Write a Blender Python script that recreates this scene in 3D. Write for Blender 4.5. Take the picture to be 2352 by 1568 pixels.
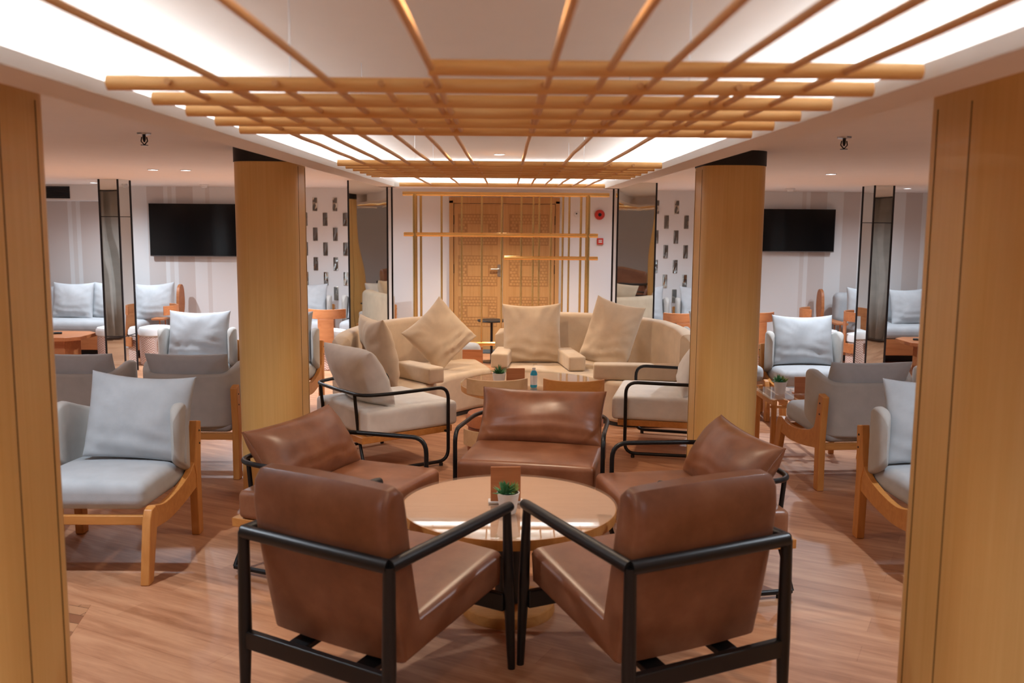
import bpy, bmesh, math, random
from mathutils import Vector, Matrix, noise
for o in list(bpy.data.objects): bpy.data.objects.remove(o)
SC = bpy.context.scene
COL = SC.collection
PI = math.pi
R = math.radians

# ---------------------------------------------------------------- camera
cam_data = bpy.data.cameras.new('camera')
cam = bpy.data.objects.new('camera', cam_data); COL.objects.link(cam)
cam_data.sensor_width = 36.0
cam_data.lens = 36.0 * 2150 / 2352
fw = Vector((-13, 275, -2150)).normalized()
up = Vector((.008, 1, .1279)); up = (up - up.dot(fw) * fw).normalized()
rt = fw.cross(up)
Rm = Matrix((rt, fw, up)).to_4x4()
cam.matrix_world = Matrix.Translation((0, 0, 1.7)) @ Rm
cam_data.clip_start = .05
cam_data.dof.use_dof = True
cam_data.dof.focus_distance = 6.3
cam_data.dof.aperture_fstop = 3.2
SC.camera = cam

# ---------------------------------------------------------------- world, exposure, large lights
W = bpy.data.worlds.new('world'); SC.world = W; W.use_nodes = True
W.node_tree.nodes['Background'].inputs[0].default_value = (.9, .95, 1, 1)
W.node_tree.nodes['Background'].inputs[1].default_value = .05
SC.view_settings.view_transform = 'Standard'
SC.view_settings.look = 'None'
SC.view_settings.exposure = 0.25
SC.view_settings.gamma = 1.0
SC.view_settings.use_curve_mapping = False

def area(name, loc, rot, sx, sy, e, col):
    l = bpy.data.lights.new(name, 'AREA'); l.shape = 'RECTANGLE'; l.size = sx; l.size_y = sy
    l.energy = e; l.color = col
    o = bpy.data.objects.new(name, l); COL.objects.link(o); o.location = loc; o.rotation_euler = rot
    return o
COOL = (.86, .93, 1.0)
# strip lights lying on the ledges of the raised ceiling, shining up into it
for sx_, x0_ in ((1, -1.09), (-1, .96)):
    area('cove_strip', (x0_, 3.6, 2.045), (R(180), R(0), 0), .05, 9.4, 19, COOL)
    area('cove_strip', (x0_ - sx_ * .25, 3.6, 2.145), (R(180), R(45) * sx_, 0), .06, 9.6, 27, COOL)
area('cove_strip', (-.06, 8.47, 2.045), (R(180), 0, 0), 1.8, .05, 4, COOL)
area('cove_strip', (-.06, 8.80, 2.145), (R(155), 0, 0), 1.8, .06, 5, COOL)

# ---------------------------------------------------------------- materials
def lin(h):
    c = [int(h[i:i + 2], 16) / 255 for i in (0, 2, 4)]
    return tuple([(x / 12.92 if x < .04045 else ((x + .055) / 1.055) ** 2.4) for x in c] + [1])
class Mat:
    def __init__(s, name):
        s.m = bpy.data.materials.new(name); s.m.use_nodes = True
        s.t = s.m.node_tree; s.n = s.t.nodes; s.b = s.n['Principled BSDF']
    def node(s, ty, **kw):
        n = s.n.new(ty)
        for k, v in kw.items():
            if k.startswith('i_'): n.inputs[k[2:].replace('_', ' ')].default_value = v
            else: setattr(n, k, v)
        return n
    def link(s, a, b): s.t.links.new(a, b)
    def coord(s, scale, kind='Object', rot=(0, 0, 0)):
        tc = s.node('ShaderNodeTexCoord'); mp = s.node('ShaderNodeMapping')
        s.link(tc.outputs[kind], mp.inputs[0]); mp.inputs['Scale'].default_value = scale
        mp.inputs['Rotation'].default_value = rot
        return mp.outputs[0]
    def noise(s, vec, scale=1, detail=3, rough=.55, dist=0):
        n = s.node('ShaderNodeTexNoise'); s.link(vec, n.inputs['Vector'])
        n.inputs['Scale'].default_value = scale; n.inputs['Detail'].default_value = detail
        n.inputs['Roughness'].default_value = rough; n.inputs['Distortion'].default_value = dist
        return n.outputs[0]
    def ramp(s, fac, stops, interp='LINEAR'):
        r = s.node('ShaderNodeValToRGB'); e = r.color_ramp.elements; r.color_ramp.interpolation = interp
        while len(e) < len(stops): e.new(.5)
        for el, (p, c) in zip(e, stops): el.position = p; el.color = c
        s.link(fac, r.inputs[0]); return r.outputs[0]
    def bump(s, h, strength=.2, dist=.01):
        b = s.node('ShaderNodeBump'); b.inputs['Strength'].default_value = strength
        b.inputs['Distance'].default_value = dist; s.link(h, b.inputs['Height'])
        s.link(b.outputs[0], s.b.inputs['Normal'])
    def col(s, c):
        if isinstance(c, tuple): s.b.inputs['Base Color'].default_value = c
        else: s.link(c, s.b.inputs['Base Color'])
    def set(s, **k):
        for a, v in k.items(): s.b.inputs[a.replace('_', ' ')].default_value = v
        return s

def plain(name, h, rough=.5, metal=0, var=.04):
    m = Mat(name); c = lin(h)
    n = m.noise(m.coord((1, 1, 1)), 6, 2)
    m.col(m.ramp(n, [(.3, tuple(x * (1 - var) for x in c[:3]) + (1,)), (.7, tuple(min(1, x * (1 + var)) for x in c[:3]) + (1,))]))
    m.set(Roughness=rough, Metallic=metal); return m.m
def wood(name, a, b, sc=(2, 30, 30), rough=.45, coat=0, dist=.6):
    m = Mat(name); v = m.coord(sc)
    n = m.noise(v, 1, 4, .6, dist)
    m.col(m.ramp(n, [(.3, lin(a)), (.7, lin(b))])); m.set(Roughness=rough, Coat_Weight=coat)
    m.bump(n, .08, .002); return m.m
def fabric(name, h, var=.07, bump=.25, sc=420):
    m = Mat(name); c = lin(h); v = m.coord((1, 1, 1))
    n = m.noise(v, 9, 4); f = m.noise(v, sc, 1)
    m.col(m.ramp(n, [(.3, tuple(x * (1 - var) for x in c[:3]) + (1,)), (.7, tuple(min(1, x * (1 + var)) for x in c[:3]) + (1,))]))
    m.set(Roughness=.92); m.b.inputs['Sheen Weight'].default_value = .15
    m.bump(f, bump, .002); return m.m

M = {}
M['leather'] = None
def leather():
    m = Mat('brown_leather'); v = m.coord((1, 1, 1))
    n = m.noise(v, 5, 5, .6); g = m.noise(v, 260, 2)
    m.col(m.ramp(n, [(.25, lin('6C3F27')), (.5, lin('835237')), (.78, lin('9C6A4D'))]))
    m.set(Roughness=.36); m.bump(g, .12, .001)
    m.b.inputs['Specular IOR Level'].default_value = .6
    return m.m
M['leather'] = leather()
M['column'] = wood('golden_veneer', 'E0B26A', 'E8BD78', (60, 60, 1.2), .38)
M['pole'] = wood('pine_pole', 'E2A458', 'EDBC7C', (3, 40, 40), .5)
M['rod'] = wood('pine_rod', 'CE9458', 'DDA86E', (40, 3, 40), .5)
M['oak'] = wood('light_oak', 'BC7A3A', 'D0904E', (25, 25, 3), .42)
M['oak_x'] = wood('light_oak_rail', 'BC7A3A', 'D0904E', (3, 25, 25), .42)
M['ash'] = wood('pale_ash', 'CBA478', 'DAB68C', (2.5, 20, 14), .45)
M['ply'] = wood('orange_plywood', 'A8653A', 'BE7A4A', (2, 30, 30), .5)
M['door'] = wood('door_veneer', 'B38752', 'C29662', (40, 40, 1.5), .45)
M['tabletop'] = wood('table_veneer', 'CDA284', 'D8B094', (3, 30, 3), .6)
M['blackwood'] = plain('black_stained_wood', '121315', .4, 0, .05)
M['tube'] = plain('black_metal_tube', '18191B', .38, .3)
M['grey'] = fabric('pale_grey_fabric', 'B1B4B7')
M['greyback'] = fabric('warm_lit_grey_fabric', 'B3AFA9')  # same fabric as the pale grey; warm light on the backs put into its colour
M['cream'] = fabric('cream_linen', 'E2DED8')
M['beige'] = fabric('beige_linen', 'CFB99E')
M['orange'] = fabric('orange_bouclé', 'B96E42', .2, .5, 160)
M['white'] = plain('white_paint', 'DEDDDD', .75, 0, .01)
M['ceil'] = plain('ceiling_paint', 'EFE7E1', .8, 0, .01)
M['cove'] = plain('cove_paint', 'E9E4DE', .85, 0, .01)
M['gold'] = plain('polished_brass', 'F2D08C', .25, 1)
M['seam'] = plain('veneer_joint', '75562A', .6)
M['recess'] = plain('darker_backing_veneer', 'A57A4A', .6)
M['dark'] = plain('dark_grey', '1B1A1A', .5)
M['edge'] = plain('blackened_metal', '2B2A2E', .35, .6)
M['steel'] = plain('brushed_steel', 'B8B8BA', .3, 1)
M['red'] = plain('red_plastic', 'C2311F', .4)
M['pot'] = plain('white_ceramic', 'DDDAD7', .35)
M['blueliquid'] = plain('blue_gel', '1C9DC4', .15)
M['leaf'] = plain('succulent_green', '4C8A58', .55, 0, .35)
M['leaf2'] = plain('olive_green', '7C8A40', .55, 0, .35)
M['curtain'] = fabric('grey_curtain', '9A9690')
M['charcoal'] = fabric('charcoal_cloth', '37444C')

def mirror():
    m = Mat('mirror_glass'); n = m.noise(m.coord((1, 1, .35)), 1.6, 1)
    m.col(lin('DCE0DF')); m.set(Metallic=1, Roughness=.015); m.bump(n, .25, .05); return m.m
M['mirror'] = mirror()
def mirror2():
    m = Mat('small_mirror_glass'); n = m.noise(m.coord((1, 1, 1), 'Generated'), 1.2, 1)
    m.col(lin('D2D4D0')); m.set(Metallic=1, Roughness=.03); m.bump(n, .12, .05); return m.m
M['mirrortile'] = mirror2()
def glass():
    m = Mat('clear_glass'); t = m.node('ShaderNodeBsdfTransparent'); g = m.node('ShaderNodeBsdfGlossy')
    g.inputs['Roughness'].default_value = .01; g.inputs['Color'].default_value = (.9, .95, .95, 1)
    t.inputs['Color'].default_value = (.985, .99, .985, 1)
    geo = m.node('ShaderNodeNewGeometry'); io = m.node('ShaderNodeMapRange'); m.link(geo.outputs['Backfacing'], io.inputs[0])
    io.inputs[3].default_value = 1.5; io.inputs[4].default_value = 1 / 1.5
    f = m.node('ShaderNodeFresnel'); m.link(io.outputs[0], f.inputs[0]); x = m.node('ShaderNodeMixShader')
    m.link(f.outputs[0], x.inputs[0]); m.link(t.outputs[0], x.inputs[1]); m.link(g.outputs[0], x.inputs[2])
    m.link(x.outputs[0], m.n['Material Output'].inputs[0]); return m.m
M['glass'] = glass()
def screen():
    m = Mat('tv_screen'); m.col(lin('0F1012')); m.set(Roughness=.12); return m.m
M['screen'] = screen()
def emit(name, c, s):
    m = Mat(name); m.col((.8, .8, .8, 1)); m.b.inputs['Emission Color'].default_value = c
    m.b.inputs['Emission Strength'].default_value = s; return m.m
M['lamp'] = emit('lamp_diffuser', (.8, .9, 1, 1), 14)
def woven(name, a, b, s):
    m = Mat(name); v = m.coord((1, 1, 1), 'UV')
    w = m.node('ShaderNodeTexWave'); w.wave_type = 'BANDS'; w.bands_direction = 'DIAGONAL'
    m.link(v, w.inputs[0]); w.inputs['Scale'].default_value = s; w.inputs['Distortion'].default_value = 0
    sep = m.node('ShaderNodeSeparateXYZ'); m.link(v, sep.inputs[0])
    # chevrons: fold u into a triangle wave, add v
    pp = m.node('ShaderNodeMath', operation='PINGPONG'); m.link(sep.outputs[0], pp.inputs[0]); pp.inputs[1].default_value = .025
    ad = m.node('ShaderNodeMath', operation='ADD'); m.link(pp.outputs[0], ad.inputs[0]); m.link(sep.outputs[1], ad.inputs[1])
    mo = m.node('ShaderNodeMath', operation='PINGPONG'); m.link(ad.outputs[0], mo.inputs[0]); mo.inputs[1].default_value = .012
    mu = m.node('ShaderNodeMath', operation='MULTIPLY'); m.link(mo.outputs[0], mu.inputs[0]); mu.inputs[1].default_value = 80
    m.col(m.ramp(mu.outputs[0], [(.3, lin(a)), (.6, lin(b))])); m.set(Roughness=.85)
    m.bump(mu.outputs[0], .5, .004); return m.m
M['woven'] = woven('woven_rope', 'B08678', 'DCC8BE', 12)

def floor_mat():
    m = Mat('wood_plank_floor')
    v = m.coord((1, 1, 1), 'Object', (0, 0, R(28)))
    br = m.node('ShaderNodeTexBrick'); m.link(v, br.inputs[0])
    br.inputs['Scale'].default_value = 1; br.inputs['Brick Width'].default_value = 1.1; br.inputs['Row Height'].default_value = .155
    br.inputs['Mortar Size'].default_value = .0012; br.offset = .37
    br.inputs['Color1'].default_value = (.15, .15, .15, 1); br.inputs['Color2'].default_value = (.85, .85, .85, 1)
    br.inputs['Mortar'].default_value = (0, 0, 0, 1)
    mp = m.node('ShaderNodeMapping'); m.link(v, mp.inputs[0]); mp.inputs['Scale'].default_value = (1.1, 11, 1)
    n = m.noise(mp.outputs[0], 1.6, 4, .6, .5)
    n2 = m.noise(mp.outputs[0], 7, 3, .6, .2)
    a = m.node('ShaderNodeMath', operation='MULTIPLY_ADD'); m.link(n, a.inputs[0]); a.inputs[1].default_value = .75
    b = m.node('ShaderNodeMath', operation='MULTIPLY'); m.link(br.outputs[0], b.inputs[0]); b.inputs[1].default_value = .25
    m.link(b.outputs[0], a.inputs[2])
    c = m.node('ShaderNodeMath', operation='MULTIPLY_ADD'); m.link(n2, c.inputs[0]); c.inputs[1].default_value = .22; m.link(a.outputs[0], c.inputs[2])
    m.col(m.ramp(c.outputs[0], [(.38, lin('94603F')), (.55, lin('AF7A58')), (.72, lin('C4906C')), (.9, lin('CF9E78'))]))
    m.set(Roughness=.42); m.bump(n2, .05, .001); return m.m
M['floor'] = floor_mat()
def inlay():
    m = Mat('inlaid_floor_border'); v = m.coord((1, 1, 1), 'Object', (0, 0, R(20)))
    br = m.node('ShaderNodeTexBrick'); m.link(v, br.inputs[0]); br.inputs['Scale'].default_value = 1
    br.inputs['Brick Width'].default_value = .16; br.inputs['Row Height'].default_value = .07; br.inputs['Mortar Size'].default_value = .002
    br.inputs['Color1'].default_value = lin('8E5C40'); br.inputs['Color2'].default_value = lin('C08E68'); br.inputs['Mortar'].default_value = lin('6A4530')
    m.col(br.outputs[0]); m.set(Roughness=.42); return m.m
M['inlay'] = inlay()
def wall_mat():
    m = Mat('striped_wallpaper'); tc = m.node('ShaderNodeTexCoord'); sp = m.node('ShaderNodeSeparateXYZ'); m.link(tc.outputs['Object'], sp.inputs[0])
    mr = m.node('ShaderNodeMapRange'); m.link(sp.outputs[0], mr.inputs[0]); mr.inputs[1].default_value = -7; mr.inputs[2].default_value = 7
    base = lin('E0DFDF'); dk = lin('CFC6C2'); md = lin('D5CFCC'); lt = lin('D6D2CE')
    st = []
    def X(px): return ((px - 1169) / 2150 * 12.4 + 7) / 14
    for a, b, c in ((60, 112, dk), (124, 171, dk), (177, 187, md), (200, 241, dk), (270, 300, dk), (345, 384, dk), (399, 402, md), (416, 452, dk), (468, 471, md), (486, 490, md),
                    (1840, 1844, md), (1860, 1896, dk), (1912, 1916, md), (1928, 1966, dk), (2000, 2030, dk), (2071, 2116, dk), (2150, 2180, dk)):
        st += [(X(a), c), (X(b), base)]
    # two ramps (32 stop limit)
    L = [(0, base)] + [s for s in st if s[0] < .5]; Rr = [(0, base)] + [s for s in st if s[0] > .5]
    r1 = m.ramp(mr.outputs[0], L, 'CONSTANT'); r2 = m.ramp(mr.outputs[0], Rr, 'CONSTANT')
    mx = m.node('ShaderNodeMix', data_type='RGBA'); gt = m.node('ShaderNodeMath', operation='GREATER_THAN'); m.link(mr.outputs[0], gt.inputs[0]); gt.inputs[1].default_value = .5
    m.link(gt.outputs[0], mx.inputs[0]); m.link(r1, mx.inputs[6]); m.link(r2, mx.inputs[7])
    m.col(mx.outputs[2]); m.set(Roughness=.8)
    m.bump(m.noise(m.coord((1, 1, 1)), 200, 2), .1, .001); return m.m
M['wall'] = wall_mat()

# ---------------------------------------------------------------- mesh helpers
def catmull(pts, n=8, closed=False):
    P = [Vector(p) for p in pts]; out = []
    N = len(P); rng = range(N if closed else N - 1)
    for i in rng:
        p1, p2 = P[i], P[(i + 1) % N]
        p0 = P[i - 1] if (i > 0 or closed) else p1 * 2 - p2
        p3 = P[(i + 2) % N] if (i + 2 < N or closed) else p2 * 2 - p1
        for k in range(n):
            t = k / n
            out.append(.5 * ((2 * p1) + (p2 - p0) * t + (2 * p0 - 5 * p1 + 4 * p2 - p3) * t * t + (3 * p1 - p0 - 3 * p2 + p3) * t ** 3))
    if not closed: out.append(P[-1])
    return out
def fillet(pts, rad, seg=6):
    P = [Vector(p) for p in pts]; out = [P[0]]
    for i in range(1, len(P) - 1):
        r = rad if not isinstance(rad, (list, tuple)) else rad[i - 1]
        a = (P[i - 1] - P[i]); b = (P[i + 1] - P[i]); r = min(r, a.length * .49, b.length * .49)
        if r < 1e-4: out.append(P[i]); continue
        A = P[i] + a.normalized() * r; B = P[i] + b.normalized() * r
        for k in range(seg + 1):
            t = k / seg; out.append(A * (1 - t) ** 2 + P[i] * 2 * t * (1 - t) + B * t * t)
    out.append(P[-1]); return out

class MB:
    def __init__(s): s.v = []; s.f = []; s.uv = {}
    def add(s, vs, fs, mx=None):
        o = len(s.v)
        s.v += [(mx @ Vector(v)) if mx else Vector(v) for v in vs]
        s.f += [tuple(i + o for i in f) for f in fs]; return s
    def box(s, c, d, mx=None, rz=0, rx=0, ry=0):
        x, y, z = (k / 2 for k in d)
        vs = [(a, b, e) for a in (-x, x) for b in (-y, y) for e in (-z, z)]
        T = Matrix.Translation(c) @ Matrix.Rotation(rz, 4, 'Z') @ Matrix.Rotation(ry, 4, 'Y') @ Matrix.Rotation(rx, 4, 'X')
        return s.add(vs, [(0, 1, 3, 2), (4, 6, 7, 5), (0, 4, 5, 1), (2, 3, 7, 6), (0, 2, 6, 4), (1, 5, 7, 3)], mx @ T if mx else T)
    def prism(s, poly, depth, mx=None):   # poly in local XY, extruded along Z, centred
        n = len(poly); vs = [(p[0], p[1], -depth / 2) for p in poly] + [(p[0], p[1], depth / 2) for p in poly]
        fs = [tuple(range(n - 1, -1, -1)), tuple(range(n, 2 * n))] + [(i, (i + 1) % n, (i + 1) % n + n, i + n) for i in range(n)]
        return s.add(vs, fs, mx)
    def tube(s, pts, r, n=10, closed=False, radii=None):
        P = [Vector(p) for p in pts]; N = len(P); rings = []; vs = []; fs = []
        T0 = (P[1] - P[0]).normalized(); a = Vector((0, 0, 1)) if abs(T0.z) < .9 else Vector((1, 0, 0))
        u = T0.cross(a).normalized()
        for i in range(N):
            if closed: T = (P[(i + 1) % N] - P[i - 1]).normalized()
            else: T = (P[min(i + 1, N - 1)] - P[max(i - 1, 0)]).normalized()
            u = (u - u.dot(T) * T).normalized(); w = T.cross(u)
            rr = radii[i] if radii else r
            vs += [P[i] + (u * math.cos(2 * PI * k / n) + w * math.sin(2 * PI * k / n)) * rr for k in range(n)]
        for i in range(N if closed else N - 1):
            j = (i + 1) % N
            fs += [(i * n + k, i * n + (k + 1) % n, j * n + (k + 1) % n, j * n + k) for k in range(n)]
        if not closed: fs += [tuple(range(n - 1, -1, -1)), tuple((N - 1) * n + k for k in range(n))]
        return s.add(vs, fs)
    def lathe(s, prof, n=32, mx=None):
        vs = []; fs = []
        for r, z in prof: vs += [(r * math.cos(2 * PI * k / n), r * math.sin(2 * PI * k / n), z) for k in range(n)]
        for i in range(len(prof) - 1):
            fs += [(i * n + k, i * n + (k + 1) % n, (i + 1) * n + (k + 1) % n, (i + 1) * n + k) for k in range(n)]
        fs += [tuple(range(n - 1, -1, -1)), tuple((len(prof) - 1) * n + k for k in range(n))]
        return s.add(vs, fs, mx)
    def rbox(s, c, d, r, puff=0, n=6, mx=None, under=0, fn=None):
        h = [k / 2 for k in d]; r = min(r, min(h) * .999)
        def axis(a):
            hh = h[a]; e = [-hh, -hh + r * .12, -hh + r * .35, -hh + r * .65, -hh + r]
            mid = [(-hh + r) + (2 * hh - 2 * r) * k / n for k in range(1, n)]
            return e + mid + [-k for k in reversed(e)]
        A = [axis(0), axis(1), axis(2)]; vs = []; fs = []; idx = {}
        def vert(p):
            k = tuple(round(x, 6) for x in p)
            if k in idx: return idx[k]
            q = Vector([max(-(h[i] - r), min(h[i] - r, p[i])) for i in range(3)]); dd = Vector(p) - q
            pos = q + dd.normalized() * r if dd.length > 1e-9 else Vector(p)
            fx = (1 - (pos.x / h[0]) ** 2) * (1 - (pos.y / h[1]) ** 2); fx = max(0, fx) ** .6
            if pos.z > 0: pos.z += puff * fx
            else: pos.z -= under * fx
            if fn: pos = fn(pos)
            idx[k] = len(vs); vs.append(pos + Vector(c)); return idx[k]
        for a in range(3):
            b, e = (a + 1) % 3, (a + 2) % 3
            for sgn in (-1, 1):
                for i in range(len(A[b]) - 1):
                    for j in range(len(A[e]) - 1):
                        q = []
                        for (ii, jj) in ((i, j), (i + 1, j), (i + 1, j + 1), (i, j + 1)):
                            p = [0, 0, 0]; p[a] = sgn * h[a]; p[b] = A[b][ii]; p[e] = A[e][jj]; q.append(vert(p))
                        fs.append(tuple(q) if sgn > 0 else tuple(reversed(q)))
        return s.add(vs, fs, mx)
    def pillow(s, w, h, t, seed=0, pinch=.05, sag=.014, wr=.006, N=34, mx=None):
        # lies in XZ, thickness along Y, bottom centre at the origin
        rnd = random.Random(seed); off = Vector((rnd.random() * 50, rnd.random() * 50, rnd.random() * 50))
        vs = []; fs = []; idx = {}
        for sd in (-1, 1):
            for i in range(N + 1):
                for j in range(N + 1):
                    u = math.sin((i / N - .5) * PI * .92) / math.sin(.46 * PI); v = math.sin((j / N - .5) * PI * .92) / math.sin(.46 * PI)
                    x = w / 2 * u * (1 - pinch * (1 - v * v) * abs(u)); z = h / 2 * v * (1 - pinch * (1 - u * u) * abs(v))
                    e = max(0, (1 - u * u) * (1 - v * v)); y = t / 2 * e ** .42
                    ang = math.atan2(z, x); rr = (u * u + v * v) ** .5
                    wv = .45 * wr * math.sin(abs(ang * 14 + seed + 3 * noise.noise(Vector((x * 6, 2, z * 6)) + off))) * rr * e ** .3
                    nn = noise.noise(Vector((x * 7, sd * 3, z * 7)) + off) * wr * 2.2 * e ** .3
                    low = wr * 1.4 * math.sin(v * 17 + noise.noise(Vector((x * 5, 1, z * 3)) + off) * 5) * max(0, -v) * e ** .3
                    y = y + wv + nn + low
                    z -= sag * (1 - u * u) * max(v, 0) ** 2
                    k = (i, j) if e < 1e-6 else (i, j, sd)
                    if e < 1e-6: y = 0
                    if k not in idx: idx[k] = len(vs); vs.append((x, sd * y, z + h / 2))
            for i in range(N):
                for j in range(N):
                    q = []
                    for (a, b) in ((i, j), (i + 1, j), (i + 1, j + 1), (i, j + 1)): q.append(idx.get((a, b), idx.get((a, b, sd))))
                    fs.append(tuple(q) if sd < 0 else tuple(reversed(q)))
        s.add(vs, fs, mx)
        s.border = [(w / 2 * u * (1 - pinch * (1 - v * v) * abs(u)), 0, h / 2 * v * (1 - pinch * (1 - u * u) * abs(v)) + h / 2 - sag * (1 - u * u) * max(v, 0) ** 2)
                    for u, v in [(-1 + k / 8, -1) for k in range(16)] + [(1, -1 + k / 8) for k in range(16)] + [(1 - k / 8, 1) for k in range(16)] + [(-1, 1 - k / 8) for k in range(16)]]
        return s
    def sweep(s, pts, th, zb, zt, R_end=.05, mexp=4, nseg=20, lift=None):
        # padded wall following plan points; zb, zt callables of 0..1
        P = [Vector((p[0], p[1])) for p in pts]; N = len(P); L = [0]
        for i in range(1, N): L.append(L[-1] + (P[i] - P[i - 1]).length)
        tot = L[-1]; vs = []; fs = []
        for i in range(N):
            T = (P[min(i + 1, N - 1)] - P[max(i - 1, 0)]).normalized(); nn = Vector((-T.y, T.x))
            e = min(L[i], tot - L[i]); k = 1 if e >= R_end else math.sqrt(max(1e-4, 1 - (1 - e / R_end) ** 2))
            k = max(k, .02)
            q = L[i] / tot; a = th / 2 * k; z0, z1 = zb(q), zt(q); b = (z1 - z0) / 2 - (1 - k) * min(R_end, (z1 - z0) / 2 * .9); zc = (z0 + z1) / 2
            for j in range(nseg):
                t = 2 * PI * j / nseg; c, sn = math.cos(t), math.sin(t)
                ex = 2 / mexp
                ox = a * math.copysign(abs(c) ** ex, c); oz = math.copysign(abs(sn) ** (2 / (mexp * 2)) if False else abs(sn) ** ex, sn)
                # keep the round-over radius equal to the half thickness
                zz = zc + (b - a) * max(-1, min(1, math.copysign(1, sn) if abs(sn) > 1e-6 else 0)) + a * math.copysign(abs(sn) ** ex, sn) if b > a else zc + b * oz
                if abs(sn) <= 1e-6: zz = zc
                p = P[i] + nn * ox; vs.append((p.x, p.y, zz))
        for i in range(N - 1):
            fs += [(i * nseg + k, i * nseg + (k + 1) % nseg, (i + 1) * nseg + (k + 1) % nseg, (i + 1) * nseg + k) for k in range(nseg)]
        fs += [tuple(range(nseg - 1, -1, -1)), tuple((N - 1) * nseg + k for k in range(nseg))]
        return s.add(vs, fs)
    def obj(s, name, mat, parent=None, loc=None, rot=None, bevel=0, seg=2, smooth=True, ang=38, uvcyl=False):
        me = bpy.data.meshes.new(name); me.from_pydata([tuple(v) for v in s.v], [], s.f)
        bm = bmesh.new(); bm.from_mesh(me)
        bmesh.ops.recalc_face_normals(bm, faces=bm.faces)
        if bevel: smooth_ok = False
        for f in bm.faces: f.smooth = smooth
        for e in bm.edges:
            if len(e.link_faces) == 2 and e.calc_face_angle(0) > R(ang): e.smooth = False
        if uvcyl:
            uv = bm.loops.layers.uv.new('uv')
            for f in bm.faces:
                for l in f.loops:
                    co = l.vert.co; l[uv].uv = (math.atan2(co.y, co.x) * .18, co.z)
        bm.to_mesh(me); bm.free()
        me.materials.append(M[mat] if isinstance(mat, str) else mat)
        o = bpy.data.objects.new(name, me); COL.objects.link(o)
        if parent: o.parent = parent
        if loc: o.location = loc
        if rot: o.rotation_euler = rot
        if bevel:
            b = o.modifiers.new('bevel', 'BEVEL'); b.width = bevel; b.segments = seg; b.limit_method = 'ANGLE'; b.angle_limit = R(35); b.harden_normals = True
        return o

def tag(o, label, cat, group=None):
    o['label'] = label; o['category'] = cat
    if group: o['group'] = group
    return o
def thing(name, label, cat, loc=(0, 0, 0), rz=0, group=None):
    o = bpy.data.objects.new(name, None); COL.objects.link(o); o.empty_display_size = .1
    o.location = loc; o.rotation_euler = (0, 0, rz); return tag(o, label, cat, group)
def struct(o): o['kind'] = 'structure'; return o
def kids(o): return [c for c in ALL() if c.parent == o]
def ALL(): return list(COL.objects)
def dup(root, loc, rot, label, group=None, keep=True):
    def cp(o, par):
        c = o.copy(); COL.objects.link(c); c.parent = par
        for ch in [k for k in ALL() if k.parent == o]: cp(ch, c)
        return c
    r = cp(root, None); r.location = loc; r.rotation_euler = rot if isinstance(rot, tuple) else (0, 0, rot)
    r['label'] = label
    if group: r['group'] = group
    return r
YZ = Matrix(((0, 0, 1, 0), (1, 0, 0, 0), (0, 1, 0, 0), (0, 0, 0, 1)))   # polygon (y,z) extruded along x

# ================================================================= ROOM SHELL
struct(MB().box((0, 4.2, -.05), (14, 16.8, .1)).obj('floor', 'floor'))
IX = -1.66
inl = MB().add([(-1.83, 3.98, .0015), (-2.9, 3.98, .0015), (-2.9, 3.0, .0015), (IX, 3.0, .0015), (-1.83, 3.98, -.01), (-2.9, 3.98, -.01), (-2.9, 3.0, -.01), (IX, 3.0, -.01)],
         [(0, 1, 2, 3), (7, 6, 5, 4), (0, 4, 5, 1), (1, 5, 6, 2), (2, 6, 7, 3), (3, 7, 4, 0)]).obj('trim_1', 'inlay'); struct(inl)
YW = 12.4
CZ = 2.235
struct(MB().box((0, YW + .1, 1.3), (14, .2, 2.6)).obj('wall_back', 'wall'))
struct(MB().box((-6.9, 4.2, 1.3), (.2, 16.8, 2.6)).obj('wall_left', 'white'))
struct(MB().box((6.9, 4.2, 1.3), (.2, 16.8, 2.6)).obj('wall_right', 'white'))
struct(MB().box((0, -4.1, 1.3), (14, .2, 2.6)).obj('wall_front', 'white'))
XL0, XL1, XR1, XR0 = -1.14, -.997, .877, 1.01
CE = 8.4
c = MB()
c.box((-4.02, 4.2, 2.127), (5.76, 16.8, .014))            # side ceilings, underside 2.12
c.box((3.955, 4.2, 2.127), (5.89, 16.8, .014))
c.box(((XL0 + XR0) / 2, (CE + .14 + YW) / 2 + .05, 2.127), (XR0 - XL0, YW - CE - .04, .014))
c.box((0, 4.2, 2.4), (14, 16.8, .1))                    # deck above
struct(c.obj('ceiling', 'ceil'))
c = MB().box(((XL0 + XR0) / 2, 2.5, CZ + .015), (XR0 - XL0 + 1.0, 13.3, .03))
c.box((XL0 - .5, 2.5, (2.134 + CZ) / 2), (.008, 13.3, CZ - 2.134)); c.box((XR0 + .5, 2.5, (2.134 + CZ) / 2), (.008, 13.3, CZ - 2.134)); c.box(((XL0 + XR0) / 2, CE + .736, (2.134 + CZ) / 2), (XR0 - XL0 + 1.0, .008, CZ - 2.134))
struct(c.obj('ceiling_cove', 'cove'))
# lowered rim of the raised ceiling
struct(MB().box(((XL0 + XL1) / 2, 2.2, 2.018), (XL1 - XL0, 12.7, .036)).box((XL0 + .02, 2.2, 2.08), (.04, 12.7, .09)).obj('trim_2', 'ceil'))
struct(MB().box(((XR0 + XR1) / 2, 2.2, 2.018), (XR0 - XR1, 12.7, .036)).box((XR0 - .02, 2.2, 2.08), (.04, 12.7, .09)).obj('trim_3', 'ceil'))
struct(MB().box(((XL0 + XR0) / 2, CE + .07, 2.018), (XR0 - XL0, .14, .036)).box(((XL0 + XR0) / 2, CE + .12, 2.08), (XR0 - XL0, .04, .09)).obj('trim_4', 'ceil'))
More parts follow.
